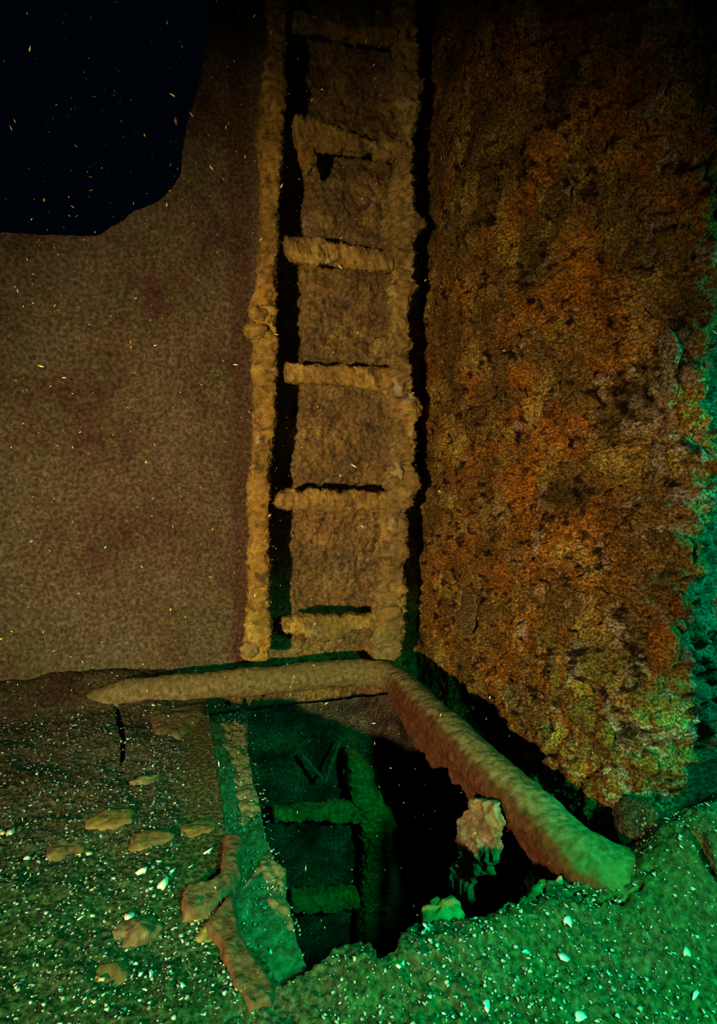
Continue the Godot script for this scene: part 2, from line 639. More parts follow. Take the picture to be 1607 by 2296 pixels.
func build_floor() -> void:
	for q in [[462, 1572], [470, 1610], [478, 1650], [485, 1700], [492, 1750], [500, 1810], [508, 1866], [545, 1872], [547, 1885], [538, 1905], [540, 1950], [520, 1970], [497, 1985], [508, 2020], [522, 2060], [548, 2105], [590, 2155], [612, 2185], [630, 2217], [660, 2195], [700, 2172], [735, 2155], [745, 2137], [775, 2132], [800, 2124], [822, 2138], [840, 2150], [846, 2188], [890, 2172], [902, 2108], [960, 2092], [1010, 2090], [1050, 2098], [1110, 2085], [1140, 2060], [1172, 2042], [1212, 2038], [1228, 1995], [1260, 1990], [1290, 1950]]:
		var w := at(q[0], q[1], 1, -0.02)
		hatch.append(Vector2(w.x, w.z))
	hatch.append(Vector2(0.485, 0.80))
	hatch.append(Vector2(0.485, 0.14))
	hatch.append(Vector2(0.43, 0.10))
	hatch.append(Vector2(0.05, 0.10))
	for run in [
		[[252, 1566, 4], [262, 1590, 12], [270, 1620, 14], [276, 1660, 12], [274, 1700, 9], [270, 1745, 3]],
		[[400, 1650, 1], [428, 1632, 4], [444, 1612, 7], [468, 1600, 8]],
		[[395, 2060, 2], [440, 2046, 7], [470, 2020, 9], [500, 1990, 12], [530, 1960, 14]],
		[[300, 1870, 1], [420, 1900, 3], [455, 1930, 5]],
		[[1288, 1962, 4], [1310, 1986, 12], [1340, 2006, 20], [1390, 2012, 18], [1440, 2004, 14], [1474, 1988, 5]],
		[[1528, 1974, 10], [1556, 1992, 34], [1582, 2018, 30], [1607, 2036, 8]],
	]:
		var list := []
		for q in run:
			var level := 0.015 if q[0] > 1000 else -0.02
			var w := at(q[0], q[1], 1, level)
			var e := at(q[0] + q[2], q[1], 1, level)
			list.append([Vector2(w.x, w.z), absf(e.x - w.x) * 0.5])
		crack_list.append(list)
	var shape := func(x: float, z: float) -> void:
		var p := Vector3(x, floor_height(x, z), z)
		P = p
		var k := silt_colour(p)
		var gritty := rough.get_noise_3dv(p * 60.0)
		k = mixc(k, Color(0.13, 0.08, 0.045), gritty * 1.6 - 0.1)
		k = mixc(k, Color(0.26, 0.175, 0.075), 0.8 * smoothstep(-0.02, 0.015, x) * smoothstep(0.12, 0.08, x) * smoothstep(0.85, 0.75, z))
		k = mixc(k, Color(0.028, 0.19, 0.062) * (1.0 + 0.6 * gritty), green_light_tint(x, z))
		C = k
	var mask := func(x: float, z: float) -> float:
		var f := -inside(hatch, x, z) + 0.003 * rough.get_noise_2d(x * 60.0, z * 60.0)
		for list in crack_list:
			for k in list.size() - 1:
				var a: Vector2 = list[k][0]
				var b: Vector2 = list[k + 1][0]
				var ab := b - a
				var t := clampf((Vector2(x, z) - a).dot(ab) / ab.length_squared(), 0, 1)
				var w: float = lerpf(list[k][1], list[k + 1][1], t)
				var g := (Vector2(x, z) - a - ab * t).length()
				if g < 0.03:
					f = minf(f, g - w - 0.0015 * rough.get_noise_2d(x * 90.0, z * 90.0))
		return f
	var rim := func(p: Vector3, t: float) -> void:
		var fall := 0.035 + 0.030 * soft.get_noise_3dv(Vector3(p.x, 0, p.z) * 30.0)
		P = p + Vector3(0, -fall * t, 0)
		P.x += 0.006 * rough.get_noise_3dv(P * 40.0) * t
		P.z += 0.006 * rough.get_noise_3dv(P * 40.0 + Vector3.ONE * 5) * t
		C = mixc(silt_colour(P), Color(0.40, 0.22, 0.07), 0.5)
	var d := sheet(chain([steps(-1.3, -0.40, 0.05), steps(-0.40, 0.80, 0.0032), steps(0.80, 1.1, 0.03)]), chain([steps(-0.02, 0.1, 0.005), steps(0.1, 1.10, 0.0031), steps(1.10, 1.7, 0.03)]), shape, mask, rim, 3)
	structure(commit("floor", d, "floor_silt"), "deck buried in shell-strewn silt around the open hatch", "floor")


func build_lower_walls() -> void:
	var shape := func(x: float, y: float) -> void:
		var p := Vector3(x, y, 0.0)
		P = Vector3(x, y, 0.03 + 0.025 * rough.get_noise_3dv(p * 8.0) + 0.008 * (0.5 - cells.get_noise_3dv(p * 45.0)))
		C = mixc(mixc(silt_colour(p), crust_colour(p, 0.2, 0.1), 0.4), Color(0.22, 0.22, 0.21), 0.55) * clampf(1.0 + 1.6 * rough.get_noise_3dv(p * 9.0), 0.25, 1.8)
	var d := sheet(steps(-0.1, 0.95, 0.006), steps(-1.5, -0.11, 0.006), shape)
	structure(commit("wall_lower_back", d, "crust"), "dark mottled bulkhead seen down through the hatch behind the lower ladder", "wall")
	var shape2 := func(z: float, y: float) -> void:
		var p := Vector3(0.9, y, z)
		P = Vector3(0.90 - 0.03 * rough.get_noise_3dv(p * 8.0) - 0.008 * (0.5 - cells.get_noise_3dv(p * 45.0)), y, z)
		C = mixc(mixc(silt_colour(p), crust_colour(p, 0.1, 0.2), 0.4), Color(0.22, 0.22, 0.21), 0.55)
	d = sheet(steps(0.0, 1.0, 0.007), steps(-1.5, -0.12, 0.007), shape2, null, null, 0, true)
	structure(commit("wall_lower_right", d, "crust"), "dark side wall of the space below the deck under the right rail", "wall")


func build_jamb() -> void:
	var shape := func(x: float, y: float) -> void:
		var p := Vector3(x, y, 0.64)
		var d := 0.05 * rough.get_noise_3dv(p * 7.0) + 0.03 * rough.get_noise_3dv(p * 22.0) + 0.018 * (0.4 - cells.get_noise_3dv(p * 40.0))
		P = p + Vector3(0, 0, d)
		C = mixc(crust_colour(p, 0.5, 0.3), Color(0.30, 0.44, 0.36), 0.5)  # pale green mixed in to paint green light onto the recess
	var d := sheet(steps(0.67, 1.3, 0.005), chain([steps(-0.12, 1.3, 0.005), steps(1.3, 2.2, 0.03)]), shape)
	structure(commit("wall_recess", d, "crust"), "pale crusted bulkhead set back past the near edge of the right wall", "wall")


# ---------------------------------------------------------------- ladder
func upright(rows: Array, z: float, depth: float, amp: float, freq: float, colour := stringer_colour) -> Dictionary:
	var st := []
	var top: float = rows[0][0]
	var bottom: float = rows[rows.size() - 1][0]
	var n := int(absf(bottom - top) / 2.4)
	for k in n + 1:
		var py := lerpf(top, bottom, float(k) / n)
		var e := table(rows, py)
		var l := at(e[0], py, 2, z)
		var r := at(e[1], py, 2, z)
		var w := l.distance_to(r) * 0.5 - amp * 0.35
		st.append([(l + r) * 0.5, (r - l).normalized(), Vector3(0, 0, 1), w, w, depth, depth])
	return bar(st, 44, 0.55, amp, freq, colour)


func crosspiece(rows: Array, z: float, depth: float, amp: float) -> Dictionary:
	var st := []
	var left: float = rows[0][0]
	var right: float = rows[rows.size() - 1][0]
	var n := int(absf(right - left) / 2.4)
	for k in n + 1:
		var px := lerpf(left, right, float(k) / n)
		var e := table(rows, px)
		var hi := at(px, e[0], 2, z)
		var lo := at(px, e[1], 2, z)
		var w := hi.distance_to(lo) * 0.5
		st.append([(hi + lo) * 0.5, (hi - lo).normalized(), Vector3(0, 0, 1), w, w, depth, depth])
	return bar(st, 36, 0.6, amp * 1.2, 42.0, func(p): return mixc(stringer_colour(p), olive_colour(p), 0.55))


func build_ladder() -> void:
	var t := thing("ladder", Vector3(0.35, 0.05, LADDER_Z), "tall rusted and silt-furred steel ladder standing against the bulkhead above the hatch", "ladder")
	var left := [[-60, 604, 646], [100, 598, 640], [186, 592, 637], [200, 584, 641], [248, 582, 639], [262, 588, 632], [267, 590, 630], [272, 575, 637], [300, 573, 637], [335, 580, 632], [400, 584, 628], [500, 582, 623], [560, 579, 621], [640, 572, 619], [690, 560, 622], [780, 564, 619], [860, 567, 622], [930, 568, 617], [1000, 562, 610], [1080, 558, 606], [1130, 552, 602], [1200, 557, 606], [1280, 555, 605], [1350, 553, 603], [1400, 551, 608], [1440, 546, 608], [1468, 540, 606], [1480, 552, 602]]
	commit("stringer", upright(left, LADDER_Z, 0.022, 0.010, 30.0), "fuzz", t)
	var right := [[-60, 882, 937], [100, 884, 930], [175, 882, 934], [190, 880, 946], [230, 884, 934], [280, 898, 928], [330, 893, 919], [400, 882, 918], [470, 872, 924], [490, 862, 942], [515, 862, 940], [545, 862, 926], [620, 872, 922], [660, 868, 926], [690, 868, 920], [780, 876, 918], [830, 868, 918], [880, 852, 922], [912, 866, 944], [925, 870, 940], [950, 878, 928], [1050, 866, 932], [1105, 860, 926], [1150, 850, 908], [1250, 848, 906], [1330, 840, 906], [1400, 830, 904], [1450, 826, 900], [1478, 836, 884]]
	commit("stringer", upright(right, LADDER_Z, 0.024, 0.017, 28.0, olive_colour), "fuzz", t)
	commit("rung", crosspiece([[652, 38, 62], [664, 34, 66], [720, 44, 74], [740, 60, 84], [800, 68, 92], [890, 74, 96]], LADDER_Z, 0.014, 0.006), "fuzz", t)
	var broken := commit("rung", crosspiece([[655, 268, 300], [664, 258, 328], [700, 272, 334], [730, 284, 336], [770, 298, 342], [810, 312, 346], [835, 320, 338], [842, 322, 354], [880, 322, 357], [905, 328, 352]], LADDER_Z, 0.016, 0.007), "fuzz", t)
	broken.set_meta("label", "broken sloping rung with a tab hanging from its free end")
	var tab := upright([[282, 662, 706], [300, 661, 707], [330, 665, 706], [360, 668, 706], [378, 674, 700], [392, 680, 690], [398, 684, 688]], LADDER_Z + 0.004, 0.009, 0.004, 60.0)
	commit("bracket", tab, "fuzz", broken)
	commit("rung", crosspiece([[634, 536, 552], [642, 534, 572], [656, 533, 588], [690, 532, 590], [706, 536, 592], [730, 548, 592], [770, 553, 600], [820, 560, 606], [870, 570, 606], [880, 572, 604]], LADDER_Z, 0.017, 0.008), "fuzz", t)
	commit("rung", crosspiece([[636, 816, 852], [642, 815, 856], [690, 820, 860], [730, 822, 862], [750, 820, 864], [790, 826, 866], [815, 824, 872], [838, 820, 876], [868, 826, 880], [880, 830, 876]], LADDER_Z, 0.017, 0.006), "fuzz", t)
	commit("rung", crosspiece([[614, 1120, 1135], [624, 1108, 1138], [645, 1099, 1140], [670, 1102, 1140], [698, 1094, 1142], [730, 1098, 1146], [760, 1106, 1146], [785, 1097, 1142], [815, 1100, 1142], [845, 1106, 1142], [870, 1104, 1142]], LADDER_Z, 0.017, 0.007), "fuzz", t)
	commit("rung", crosspiece([[630, 1386, 1408], [636, 1384, 1418], [672, 1380, 1422], [690, 1379, 1430], [730, 1378, 1436], [760, 1378, 1428], [785, 1378, 1412], [815, 1377, 1404], [862, 1374, 1402]], LADDER_Z, 0.015, 0.005), "fuzz", t)


# ---------------------------------------------------------------- hatch rim
func rail_colour(p: Vector3) -> Color:
	var k := mixc(silt_colour(p), Color(0.34, 0.26, 0.11), 0.55)
	var n := rough.get_noise_3dv(p * Vector3(40, 20, 40))
	k = mixc(k, Color(0.04, 0.21, 0.07), smoothstep(0.74, 0.92, p.z + 0.05 * n))  # green light painted into the near end of the rail
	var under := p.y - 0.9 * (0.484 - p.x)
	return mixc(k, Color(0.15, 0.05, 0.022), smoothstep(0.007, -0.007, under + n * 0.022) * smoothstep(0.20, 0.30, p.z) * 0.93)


func build_coaming() -> void:
	var t := thing("hatch_rail", Vector3(0.3, -0.03, 0.14), "thick silt-coated pipe rail bent round the back and right edges of the hatch", "rail")
	var curve := Curve3D.new()
	curve.bake_interval = 0.004
	curve.add_point(Vector3(-0.34, -0.075, 0.085))
	curve.add_point(Vector3(-0.10, -0.004, 0.102), Vector3(-0.05, 0, 0), Vector3(0.05, 0, 0.003))
	curve.add_point(Vector3(0.18, 0.0, 0.126), Vector3(-0.1, 0, -0.008), Vector3(0.1, 0.004, 0.006))
	curve.add_point(Vector3(0.40, 0.004, 0.146), Vector3(-0.06, 0, -0.004), Vector3(0.05, 0, 0.003))
	curve.add_point(Vector3(0.482, 0.0, 0.235), Vector3(0, 0, -0.055), Vector3(0, 0, 0.06))
	curve.add_point(Vector3(0.484, 0.0, 0.62), Vector3(0, 0, -0.1), Vector3(0, 0, 0.08))
	curve.add_point(Vector3(0.490, -0.002, 0.86), Vector3(0, 0, -0.08), Vector3(0.008, -0.002, 0.03))
	curve.add_point(Vector3(0.545, -0.03, 0.965), Vector3(-0.02, 0.01, -0.04))
	var st := []
	var total := curve.get_baked_length()
	var n := int(total / 0.004)
	for k in n + 1:
		var off := total * k / n
		var c := curve.sample_baked(off, true)
		var c2 := curve.sample_baked(minf(off + 0.004, total), true)
		var c1 := curve.sample_baked(maxf(off - 0.004, 0.0), true)
		var along := (c2 - c1).normalized()
		var side := along.cross(Vector3.UP).normalized()
		var r := 0.031 + 0.002 * soft.get_noise_1d(off * 14.0) + 0.006 * smoothstep(0.7, 1.3, off) + 0.016 * smoothstep(total - 0.14, total - 0.03, off)
		st.append([c, side, side.cross(along), r, r, r * 1.05, r])
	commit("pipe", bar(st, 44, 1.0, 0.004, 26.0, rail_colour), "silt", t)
	# rusty plate under the pipe, its lower edge eaten away
	var skirt := plate([[872, 1500], [880, 1580], [905, 1625], [935, 1680], [956, 1690], [968, 1724], [984, 1716], [1006, 1722], [1012, 1755], [1030, 1760], [1046, 1790], [1060, 1800], [1090, 1830], [1112, 1862], [1128, 1864], [1140, 1852], [1165, 1890], [1196, 1940], [1178, 1968], [1166, 1990], [1170, 2050], [1240, 2060], [1330, 2010], [1250, 1890], [1100, 1740], [980, 1600], [890, 1500]], 0, 0.462, 0.012, 0.003, 0.004, func(p): return mixc(silt_colour(p), Color(0.14, 0.046, 0.02), 0.85), 0.004, 0.0, -0.016)
	var s := commit("skirt_plate", skirt, "fuzz", t)
	s.set_meta("label", "red-brown plate hanging ragged under the pipe")


# ---------------------------------------------------------------- inside the hatch
func build_hatch_things() -> void:
	# ledge of the coaming on the left, below the deck edge
	var g := func(p: Vector3) -> Color: return mixc(silt_colour(p), Color(0.36, 0.28, 0.13), 0.5)
	var ledge := plate([[468, 1622], [505, 1616], [530, 1618], [556, 1628], [552, 1650], [550, 1672], [558, 1700], [565, 1750], [578, 1790], [584, 1812], [588, 1850], [598, 1880], [608, 1910], [616, 1935], [632, 1945], [642, 1948], [632, 1980], [636, 2010], [648, 2030], [652, 2060], [660, 2090], [668, 2120], [680, 2150], [688, 2180], [640, 2240], [560, 2200], [490, 2000], [470, 1750]], 1, -0.038, 0.04, 0.003, 0.004, g, 0.005)
	tag(commit("ledge_plate", ledge, "silt"), "narrow silt-covered ledge plate running down the left inside of the hatch", "ledge")
	# lower ladder
	var t := thing("lower_ladder", Vector3(0.4, -0.9, 0.12), "broken ladder going down inside the hatch into the dark", "ladder")
	var stringer := upright([[1838, 800, 872], [1850, 803, 874], [1900, 812, 872], [1960, 806, 874], [1990, 808, 880], [2040, 806, 866], [2100, 802, 858], [2200, 800, 846]], 0.12, 0.03, 0.014, 40.0)
	commit("stringer", stringer, "crust", t)
	var head := upright([[1683, 785, 800], [1692, 776, 812], [1712, 774, 828], [1745, 776, 836], [1770, 778, 846], [1795, 790, 858], [1815, 796, 876], [1838, 800, 884], [1856, 806, 872]], 0.125, 0.035, 0.010, 40.0)
	commit("head_block", head, "silt", t)
	commit("rung", crosspiece([[610, 1812, 1836], [640, 1812, 1836], [700, 1808, 1834], [730, 1800, 1836], [760, 1796, 1840], [800, 1798, 1838], [830, 1810, 1838]], 0.13, 0.02, 0.007), "silt", t)
	commit("rung", crosspiece([[650, 2000, 2036], [700, 1998, 2034], [750, 1992, 2032], [785, 1992, 2026], [805, 2000, 2024]], 0.13, 0.022, 0.008), "silt", t)
	# plate hanging under the right rail
	var h := plate([[1060, 1790], [1040, 1822], [1024, 1842], [1020, 1870], [1024, 1900], [1036, 1915], [1030, 1930], [1014, 1936], [1012, 1980], [1014, 2020], [1008, 2056], [1040, 2062], [1050, 2040], [1064, 2020], [1060, 2000], [1052, 1985], [1060, 1970], [1080, 1962], [1094, 1965], [1096, 1945], [1108, 1930], [1110, 1900], [1116, 1870], [1122, 1850], [1110, 1800]], 0, 0.438, 0.010, 0.0028, 0.004, func(p): return mixc(mixc(silt_colour(p), crust_colour(p, 0.5, 0.2), 0.4), Color(0.24, 0.24, 0.17), 0.5), 0.010)
	tag(commit("hanging_flake", h, "fuzz"), "pale crusted sheet of rust hanging down inside the hatch below the right rail", "rust sheet")


# ---------------------------------------------------------------- growth on wall and ladder
func side_point(px: float, py: float) -> Vector3:
	var p := at(px, py, 0, SIDE_X)
	return at(px, py, 0, SIDE_X - side_push(p.z, p.y) + 0.004)


func lump(called: String, where: Vector3, size: Vector3, base: Color, label: String, category: String, tilt := 0.0, amp := 0.22, fine := 0.6, look := "fuzz") -> void:
	var b := Basis(Vector3(0, 0, 1), tilt) * Basis.from_scale(size)
	var tint := func(p: Vector3) -> Color:
		return mixc(base, crust_colour(p, 0.2, 0.4), fine) * (1.0 + 0.6 * rough.get_noise_3dv(p * 60.0))
	var small := (size.x + size.y + size.z) / 3.0
	var o := commit(called, blob(where, b, small * amp * 2.0, 0.55 / small, tint, 26), look, null, where)
	tag(o, label, category)


func tuft_mesh() -> ArrayMesh:
	var st := SurfaceTool.new()
	st.begin(Mesh.PRIMITIVE_TRIANGLES)
	var rows := [[0.0, 0.16, 0.0], [0.5, 0.12, 0.10], [1.0, 0.02, 0.32]]
	var ring := []
	for r in rows:
		var q := []
		for k in 3:
			q.append(Vector3(cos(TAU * k / 3) * r[1] + r[2], r[0], sin(TAU * k / 3) * r[1]))
		ring.append(q)
	for j in 2:
		for k in 3:
			var a: Vector3 = ring[j][k]
			var b: Vector3 = ring[j][(k + 1) % 3]
			var c: Vector3 = ring[j + 1][(k + 1) % 3]
			var d: Vector3 = ring[j + 1][k]
			for p in [a, b, c, a, c, d]:
				st.add_vertex(p)
	st.generate_normals()
	var m := st.commit()
	m.surface_set_material(0, mats.plain)
	return m


func copies(called: String, mesh: Mesh, spots: Array, parent: Node3D, label := "") -> void:
	var mm := MultiMesh.new()
	mm.transform_format = MultiMesh.TRANSFORM_3D
	mm.use_colors = true
	mm.mesh = mesh
	mm.instance_count = spots.size()
	for k in spots.size():
		mm.set_instance_transform(k, spots[k][0])
		mm.set_instance_color(k, spots[k][1])
	var o := MultiMeshInstance3D.new()
	o.multimesh = mm
	o.name = called
	o.set_meta("kind", "stuff")
	if label:
		o.set_meta("label", label)
	if parent:
		parent.add_child(o, true)
	else:
		add_child(o)


func turned(up: Vector3, spin: float, size: Vector3, where: Vector3) -> Transform3D:
	var y := up.normalized()
	var x := y.cross(Vector3(0.3, 0.2, 0.9)).normalized()
	var b := Basis(x, y, x.cross(y)) * Basis(Vector3.UP, spin)
	return Transform3D(b * Basis.from_scale(size), where)


func build_growth() -> void:
	var m := StandardMaterial3D.new()
	m.resource_name = "plain"
	m.vertex_color_use_as_albedo = true
	m.roughness = 0.95
	m.metallic_specular = 0.2
	m.cull_mode = BaseMaterial3D.CULL_DISABLED
	mats["plain"] = m
	var wall: Node3D = get_node("wall_right")
	# many small lumps are parts of the side wall
	for k in 230:
		var z := pow(rng.randf(), 0.7) * 0.84
		var y := rng.randf_range(0.0, 1.35)
		if rng.randf() < 0.35:
			z = rng.randf_range(0.5, 0.86)
			y = rng.randf_range(0.02, 0.45)
		var r := rng.randf_range(0.006, 0.019) * (0.6 + 0.5 * z)
		var p := Vector3(SIDE_X - side_push(z, y) + r * 0.45, y, z)
		if z > 0.8:
			p.x += 0.01
		var pick := rng.randf()
		var base := Color(0.50, 0.17, 0.03) if pick < 0.35 else Color(0.42, 0.28, 0.07) if pick < 0.7 else Color(0.34, 0.20, 0.10) if pick < 0.85 else Color(0.60, 0.50, 0.30)
		var b := Basis(Vector3(1, 0, 0), rng.randf() * TAU) * Basis.from_scale(Vector3(r * rng.randf_range(0.6, 1.2), r * rng.randf_range(0.8, 1.8), r))
		var tint := func(q: Vector3) -> Color: return mixc(base, crust_colour(q, 0.05, 0.7), 0.72)
		commit("growth_lump", blob(p, b, r * 1.0, 0.6 / r, tint, 16), "crust", wall)
	# fine hydroids and weed
	var spots := []
	for k in 42000:
		var z := pow(rng.randf(), 0.8) * 0.86
		var y := rng.randf_range(-0.03, 1.45)
		var p := Vector3(SIDE_X - side_push(z, y) + 0.002, y, z)
		if rough.get_noise_3dv(p * 16.0) < -0.08:
			continue
		var up := Vector3(-1, rng.randf_range(-1.0, 0.4), rng.randf_range(-0.8, 0.8))
		var len := rng.randf_range(0.0025, 0.006)
		spots.append([turned(up, rng.randf() * TAU, Vector3(len * 0.55, len, len * 0.55), p), crust_colour(p + Vector3(0.004, 0, 0.003), 0.12, 0.8) * rng.randf_range(0.35, 1.0)])
	copies("weed_fuzz", tuft_mesh(), spots, wall)
	# prominent growths, each a thing
	var tan_ := Color(0.44, 0.31, 0.14)
	var pale := Color(0.50, 0.45, 0.28)
	var orange := Color(0.55, 0.20, 0.03)
	var olive := Color(0.40, 0.30, 0.06)
	for g in [
		[1048, 1375, 0.014, 0.052, 0.040, tan_, "broad smooth tan sponge low on the right wall beside the ladder foot", "sponge", -0.2],
		[1020, 1480, 0.012, 0.020, 0.018, tan_, "small tan lobe just below the broad tan sponge", "sponge", 0.3],
		[1130, 632, 0.012, 0.022, 0.026, tan_, "domed tan knob high on the dim part of the right wall", "sponge", 0.0],
		[1365, 415, 0.014, 0.045, 0.018, olive, "tall narrow olive sponge near the dark top of the right wall", "sponge", 0.1],
		[1240, 215, 0.012, 0.040, 0.022, olive, "dim upright sponge in the shadow at the top of the right wall", "sponge", 0.0],
		[1425, 915, 0.012, 0.018, 0.015, pale, "pale whitish clump at mid height near the right wall's edge", "sponge", 0.4],
		[1210, 1110, 0.010, 0.018, 0.014, orange, "bright orange lump in the middle of the right wall", "sponge", 0.2],
		[1395, 1130, 0.014, 0.016, 0.014, orange, "orange knob beside the pale crust at the wall's near edge", "sponge", 0.0],
		[1175, 1360, 0.012, 0.016, 0.018, olive, "small mustard lobe above the pale foot of the right wall", "sponge", 0.6],
		[1390, 1330, 0.012, 0.022, 0.018, pale, "yellow-white tuft above the heap at the right wall's foot", "sponge", 0.0],
		[1475, 1050, 0.018, 0.038, 0.020, pale, "whitish crusted swelling on the near edge of the right wall", "sponge", 0.2],
		[1500, 820, 0.014, 0.045, 0.018, pale, "long pale ridge of crust high on the wall's near edge", "sponge", 0.1],
		[1230, 1500, 0.018, 0.040, 0.026, pale, "pale ragged clump on the left of the wall foot heap", "sponge", 0.1],
		[1355, 1645, 0.016, 0.020, 0.018, olive, "round olive lobe at the centre of the wall foot heap", "sponge", 0.0],
		[1300, 1605, 0.014, 0.014, 0.012, pale, "pale ring-shaped clump left of the round olive lobe", "sponge", 0.4],
		[1275, 1700, 0.018, 0.024, 0.018, tan_, "rusty tan swelling low on the wall foot heap", "sponge", 0.0],
		[1240, 1755, 0.016, 0.030, 0.016, tan_, "drooping greenish lobe just above the diagonal rail", "sponge", 0.3],
		[1330, 1790, 0.018, 0.032, 0.016, olive, "hanging lobe above the barnacled stump", "sponge", 0.2],
		[1395, 1815, 0.014, 0.016, 0.012, Color(0.35, 0.42, 0.05), "bright yellow-green lump on top of the barnacled stump", "sponge", -0.5],
		[1480, 1450, 0.022, 0.040, 0.020, orange, "large orange lobe on the near edge above the green pile", "sponge", 0.0],
	]:
		lump("sponge", side_point(g[0], g[1]), Vector3(g[2] * 0.7, g[3], g[4]), g[5], g[6], g[7], g[8], 0.3, 0.22, "crust")
	# the stump at the foot of the wall
	var q := at(1432, 1850, 2, 0.86)
	var stump := thing("barnacled_stump", q, "round dark barnacled stump at the foot of the right wall's near edge", "stump")
	var dark := func(p: Vector3) -> Color: return mixc(Color(0.10, 0.075, 0.05), crust_colour(p, 0.3, 0.2), 0.35)
	commit("body", blob(q, Basis.from_scale(Vector3(0.034, 0.036, 0.03)), 0.010, 22.0, dark, 40), "crust", stump)
	for k in 40:
		var d := Vector3(rng.randf_range(-1, 0.7), rng.randf_range(-0.8, 1), rng.randf_range(0.1, 1)).normalized()
		var b := Basis.from_scale(Vector3.ONE * rng.randf_range(0.0010, 0.0024))
		commit("barnacle", blob(q + d * Vector3(0.034, 0.036, 0.03), b, 0.002, 160.0, func(_p): return Color(0.25, 0.22, 0.15), 8), "plain", stump)
	# growths on the ladder
	for g in [
		[578, 705, 0.026, 0.020, 0.020, Color(0.47, 0.31, 0.08), "upper of two rounded lumps swelling from the left ladder upright", 0.2],
		[572, 742, 0.032, 0.022, 0.022, Color(0.45, 0.33, 0.08), "lower and wider of two lumps on the left ladder upright", -0.2],
		[925, 915, 0.024, 0.018, 0.014, Color(0.40, 0.28, 0.09), "pointed lump jutting right from the right ladder upright at its middle", -0.35],
		[920, 497, 0.024, 0.018, 0.014, Color(0.35, 0.30, 0.08), "olive lump jutting from the right ladder upright above the sloping rung", 0.1],
		[872, 1262, 0.012, 0.034, 0.014, Color(0.45, 0.30, 0.06), "yellow sponge on the lower part of the right ladder upright", 0.0],
		[892, 870, 0.016, 0.040, 0.012, Color(0.55, 0.48, 0.30), "pale crust on the right ladder upright beside the third rung", 0.15],
		[892, 1060, 0.020, 0.034, 0.014, Color(0.60, 0.53, 0.30), "pale yellowish crust on the right ladder upright above the fourth rung", 0.1],
		[880, 1175, 0.016, 0.024, 0.012, Color(0.50, 0.42, 0.24), "greyish crust on the right ladder upright just below the fourth rung", 0.0],
		[862, 1420, 0.034, 0.034, 0.016, Color(0.33, 0.29, 0.12), "knobbly swelling around the foot of the right ladder upright", 0.0],
		[562, 1455, 0.026, 0.024, 0.016, Color(0.36, 0.26, 0.11), "ragged swelling around the foot of the left ladder upright", 0.3],
		[925, 215, 0.018, 0.022, 0.012, Color(0.33, 0.28, 0.09), "dim lump on the right ladder upright near the top", 0.0],
		[606, 660, 0.010, 0.014, 0.012, Color(0.45, 0.30, 0.08), "small lobe just above the two lumps on the left upright", 0.0],
	]:
		var where := at(g[0], g[1], 2, LADDER_Z + 0.018)
		var size := Vector3(g[2], g[3], g[4]) * 0.85
		var base: Color = g[5]
		var tint := func(p: Vector3) -> Color: return mixc(base, olive_colour(p), 0.35) * (1.0 + 0.6 * rough.get_noise_3dv(p * 60.0))
		var small := (size.x + size.y + size.z) / 3.0
		var o := commit("growth_lump", blob(where, Basis(Vector3(0, 0, 1), g[7]) * Basis.from_scale(size), small * 0.5, 0.55 / small, tint, 26), "fuzz", get_node("ladder"))
		o.set_meta("label", g[6])
	# fuzz on the ladder's edges
	var ladder: Node3D = get_node("ladder")
	spots = []
	for part in ladder.get_children():
		if not part is MeshInstance3D:
			continue
		var arr: Array = (part as MeshInstance3D).mesh.surface_get_arrays(0)
		var v: PackedVector3Array = arr[Mesh.ARRAY_VERTEX]
		var n: PackedVector3Array = arr[Mesh.ARRAY_NORMAL]
		var c: PackedColorArray = arr[Mesh.ARRAY_COLOR]
		for k in range(0, v.size(), 3):
			if rng.randf() < 0.4:
				var len := rng.randf_range(0.002, 0.006)
				spots.append([turned(n[k] + Vector3(rng.randf_range(-0.5, 0.5), rng.randf_range(-0.7, 0.3), 0.1), rng.randf() * TAU, Vector3(len * 0.6, len, len * 0.6), v[k]), c[k] * rng.randf_range(0.7, 1.35)])
	copies("weed_fuzz", tuft_mesh(), spots, ladder)


